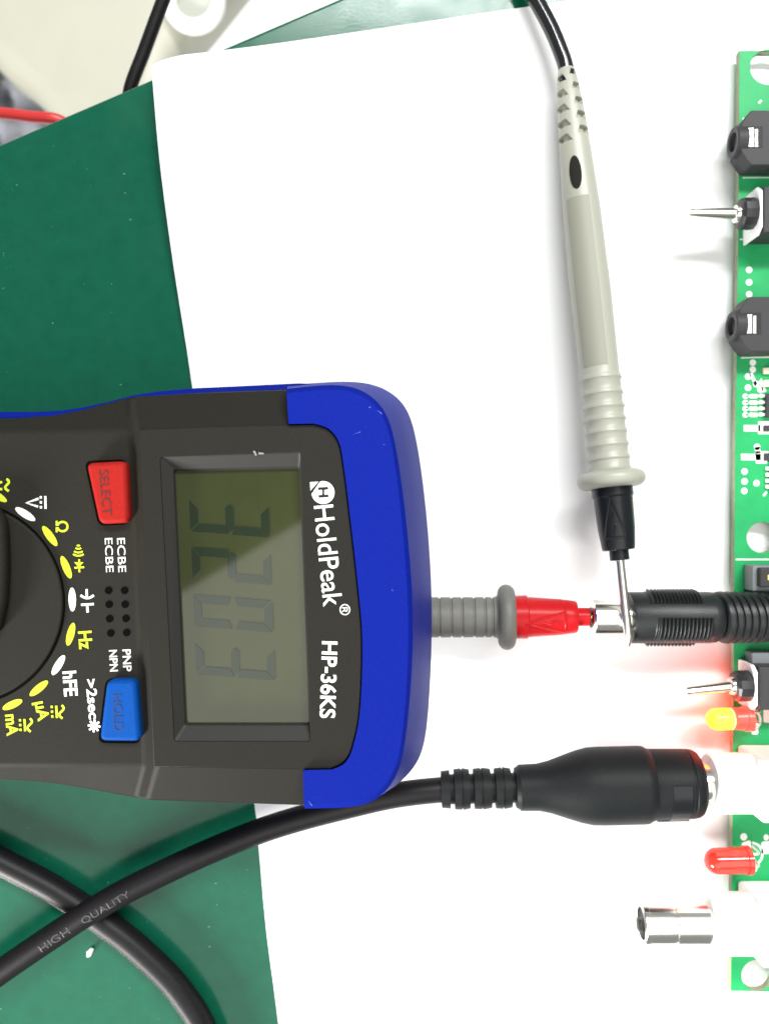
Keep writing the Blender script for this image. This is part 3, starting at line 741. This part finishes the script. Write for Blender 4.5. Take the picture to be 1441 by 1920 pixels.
# ---- 3.5 mm audio jacks
def audio_jack(yc, dx):
    zc = ZB + 3.4; f = P(1369 + dx, yc, zc)      # centre of the front of the barrel
    x0 = f.x; Y = f.y; zb_ = ZB * MM
    bx = P(1398 + dx, yc, ZB + 6).x
    # body: stepped block with chamfered front
    pts = [(bx - .0012, -.0028), (bx - .0002, -.0044), (bx + .0009, -.0056), (bx + .018, -.0056), (bx + .018, .0056), (bx + .0009, .0056), (bx - .0002, .0044), (bx - .0012, .0028)]
    body = plate('audio_jack', [[(p[0] / MM, (p[1] + Y) / MM) for p in pts]], ZB + .02, ZB + 5.6, .25, M['jack'], cb, world=True)
    A = Vector((x0, Y, zc * MM)); B = Vector((bx + .0002, Y, zc * MM)); L_ = (B - A).length / MM
    q = lambda mm: mm / L_
    lathe('jack_barrel', A, B, [(q(2.2), 1.9), (q(.1), 1.9), (0, 2.05), (0, 2.9), (q(.25), 3.15), (q(L_), 3.15)], M['jack'], body, n=40, cap=(False, False))
    lathe('jack_bore', A, B, [(q(1.6), .2), (q(1.61), 1.95), (q(1.8), 1.95)], M['jackhole'], body, n=24)
    # dark window in the top with two bright contacts
    zt_ = (ZB + 5.6) * MM
    box('jack_window', (bx + .0002, Y - .0021, zt_ - .0006), (bx + .0032, Y + .0023, zt_ + .00006), M['jackhole'], body, 0)
    box('jack_contact', (bx + .00015, Y - .0020, zt_ - .0004), (bx + .00125, Y + .0019, zt_ + .00030), M['solder'], body, .1)
    box('jack_contact', (bx + .00150, Y - .0020, zt_ - .0004), (bx + .00215, Y + .0017, zt_ + .00022), M['solder'], body, .1)
audio_jack(267, 3); audio_jack(612, 0)
# ---- toggle switches
def toggle(yc, dx, yt, wid=4.9):
    zc = ZB + 5.2; Y = P(1390 + dx, yc, zc).y; px_ = P(1388 + dx, yc, ZB).x; zb_ = ZB * MM
    # bracket: plate on edge with a notch-cornered top
    w2 = wid * MM
    V = []; prof = [(-w2, .00002), (w2, .00002), (w2, .0066), (w2 - .0012, .0082), (-w2 + .0012, .0082), (-w2, .0066)]
    for xx in (px_, px_ + .0006):
        V += [Vector((xx, Y + a, zb_ + b)) for a, b in prof]
    n_ = len(prof); F = [tuple(range(n_)), tuple(range(2 * n_ - 1, n_ - 1, -1))] + [(i, (i + 1) % n_, n_ + (i + 1) % n_, n_ + i) for i in range(n_)]
    sw = link('toggle_switch', mesh(V, F), M['whitepl'], cb); bevel(sw, .15, 2)
    box('switch_body', (px_ + .0009, Y - w2 + .0002, zb_ + .0002), (px_ + .013, Y + w2 - .0002, zb_ + .0078), M['jack'], sw, .3)
    box('switch_cover', (px_ + .0031, Y - w2 + .0012, zb_ + .0076), (px_ + .012, Y + w2 - .0012, zb_ + .0084), M['greybox'], sw, .2)
    A = Vector((px_ - .0032, Y, zc * MM)); B = Vector((px_ - .00002, Y, zc * MM)); L_ = .00318
    lathe('switch_nut', A, B, [(.02, 1.9), (0, 2.2), (.05, 2.75), (.2, 3.15), (.85, 3.25), (1, 3.1)], M['nut'], sw, n=12, cap=(True, True), smooth=20)
    lathe('switch_bushing', A + Vector((-.0008, 0, 0)), B, [(0, 1.2), (.05, 1.75), (.2, 1.95), (.3, 1.95)], M['nickel'], sw, n=32)
    tip = P(1288 + dx * .5, yt, zc + 1.2)
    A2 = Vector((px_ - .002, Y, zc * MM)); Ll = (tip - A2).length / MM
    lathe('switch_lever', A2, tip, [(0, 1.12), (.3, 1.08), (.8, .92), (.95, .86), (.99, .66), (1, .3)], M['steel'], sw, n=28)
toggle(401, 3, 399); toggle(1286, -6, 1296, 4.6)
# ---- LEDs lying out over the edge
def led(yc, x0, x1, hw, zc, m, label, lit=False):
    A = P(x0, yc, zc); B = P(x1, yc - 2, zc); L_ = (B - A).length / MM; R = hw * K(zc)
    st = []
    for i in range(9):
        a = math.pi / 2 * i / 8; st.append((R * (1 - math.cos(a)) / L_, max(.03, R * math.sin(a))))
    split = .62 if lit else .9
    st += [(.50, R), (.56, R * .93), (.60, R * .8), (.625, R * .62)] if lit else [(split, R * 1.02)]
    o = lathe('led', A, B, st if lit else st + [(.9, R * 1.12), (1, R * 1.12)], M[m], cb, n=32, label=label)
    if lit:
        lathe('led_core', A, B, [(.50, R * .5), (.535, R * .9), (.555, R * .965), (.59, R * .82), (.60, R * .6)], M['ledtip'], o, n=32)
        lathe('led_base', A, B, [(.57, R * .6), (.60, R * .85), (.63, R * .97), (.86, R * 1.02), (.87, R * 1.14), (1, R * 1.14)], M['redglow'], o, n=32)
    for s in (-1, 1):
        a = B + Vector((-.0002, s * .00127, 0)); tube('led_wire', [a, a + Vector((.0016, 0, 0)), a + Vector((.0024, 0, -.0008)), Vector((a.x + .0026, a.y, (ZB - .2) * MM))], .28, M['solder'], o, n=8, sub=5)
    return o
led(1615, 1320, 1404, 23.5, ZB + 4.2, 'redled', 'unlit red dome-shaped lamp')
led(1349, 1323, 1406, 20.5, ZB + 4.2, 'litled', 'lit lamp glowing yellow and red', True)
# ---- RCA sockets: white housing, nickel sleeve
def rca(yc):
    zc = 9.8; kz = K(zc); A = P(1200, yc, zc); Bx = P(1316, yc, zc); Y = A.y
    h0 = P(1318, yc, zc).x; hb = P(1380, yc, ZB).x
    H_ = box('rca_socket', (hb, Y - .0062, (ZB + .02) * MM), (hb + .0115, Y + .0062, (ZB + 12.2) * MM), M['whitepl'], cb, .8)
    L_ = (hb - A.x) / MM
    B = Vector((hb + .0004, Y, A.z)); f = lambda x: (P(x, yc, zc).x - A.x) / (B.x - A.x)
    lathe('rca_nose', A, B, [(f(1327), 4.1), (f(1327.5), 5.6), (f(1332), 6.0), (1, 6.0)], M['whitepl'], H_, n=40)
    lathe('rca_sleeve', A, B, [(f(1240), 3.1), (f(1202), 3.1), (f(1200), 3.3), (f(1199), 4.0), (f(1201), 4.2), (f(1210), 4.2), (f(1211), 4.08), (f(1256), 4.08), (f(1257), 3.9), (f(1260), 3.9), (f(1261), 4.15), (f(1330), 4.15)], M['nickel'], H_, n=48, cap=(False, False), smooth=30)
    lathe('rca_insulator', A, B, [(f(1214), .9), (f(1213), 1.7), (f(1214), 3.12), (f(1300), 3.12)], M['blackpl'], H_, n=32, cap=(False, False))
rca(1468); rca(1731)
# ---- grey connector either side of the plug
a = P(1392, 1105, ZB); b = P(1470, 1058, ZB)
g = box('grey_connector', (a.x, a.y, (ZB + .02) * MM), (b.x, b.y, (ZB + 4.5) * MM), M['greybox'], cb, .3)
a = P(1418, 1100, ZB + 4.5); b = P(1480, 1064, ZB + 4.5)
k_ = box('connector_cap', (a.x, a.y, (ZB + 4.3) * MM), (b.x, b.y, (ZB + 6) * MM), M['jack'], g, .3)
box('contact', (P(1437, 1082, ZB + 6).x, P(1437, 1088, ZB + 6).y, (ZB + 5.8) * MM), (P(1446, 1082, ZB + 6).x, P(1437, 1078, ZB + 6).y, (ZB + 6.2) * MM), M['gold'], g, .1)
a = P(1394, 1256, ZB); b = P(1470, 1218, ZB)
box('grey_connector', (a.x, a.y, (ZB + .02) * MM), (b.x, b.y, (ZB + 3.8) * MM), M['greybox'], cb, .3)

# ---- specks of dust on the green surface
V = []; F = []
rd = random.Random(3)
for k in range(70):
    if k < 45: x, y = rd.uniform(0, 470), rd.uniform(1500, 1915)
    else: x, y = rd.uniform(0, 300), rd.uniform(260, 740)
    rr = rd.choice([.06, .08, .1, .14, .2]); c_ = P(x, y, .01); b_ = len(V); a0 = rd.uniform(0, 6)
    V += [c_ + Vector((math.cos(a0 + i * 1.257), math.sin(a0 + i * 1.257) * rd.uniform(.5, 1), 0)) * rr * MM for i in range(5)] + [c_ + Vector((0, 0, rr * .7 * MM))]
    F += [(b_ + i, b_ + (i + 1) % 5, b_ + 5) for i in range(5)]
o = link('dust', mesh(V, F), mat('dust_specks', (.12, .32, .22), .8)); tag(o, 'pale dust specks scattered on the green surface', kind='stuff')
flat('scuff', [[(474, 846), (478, 845), (482, 853), (479, 855)], [(484, 848), (495, 849), (494, 852), (485, 852)]], ZD + .26, M['greybox'], mm_)

for pts_ in ([(690, 764), (694, 762), (695, 765)], [(706, 768), (716, 775), (715, 777)], [(660, 815), (676, 809), (676, 810.5)], [(718, 834), (721, 832), (721, 834.5)], [(577, 1500), (586, 1510), (584, 1511.5)], [(734, 1105), (737, 1107), (735, 1108.5)]):
    flat('scuff', [pts_], 41.02, M['blueink2'], mm_, th=.03)
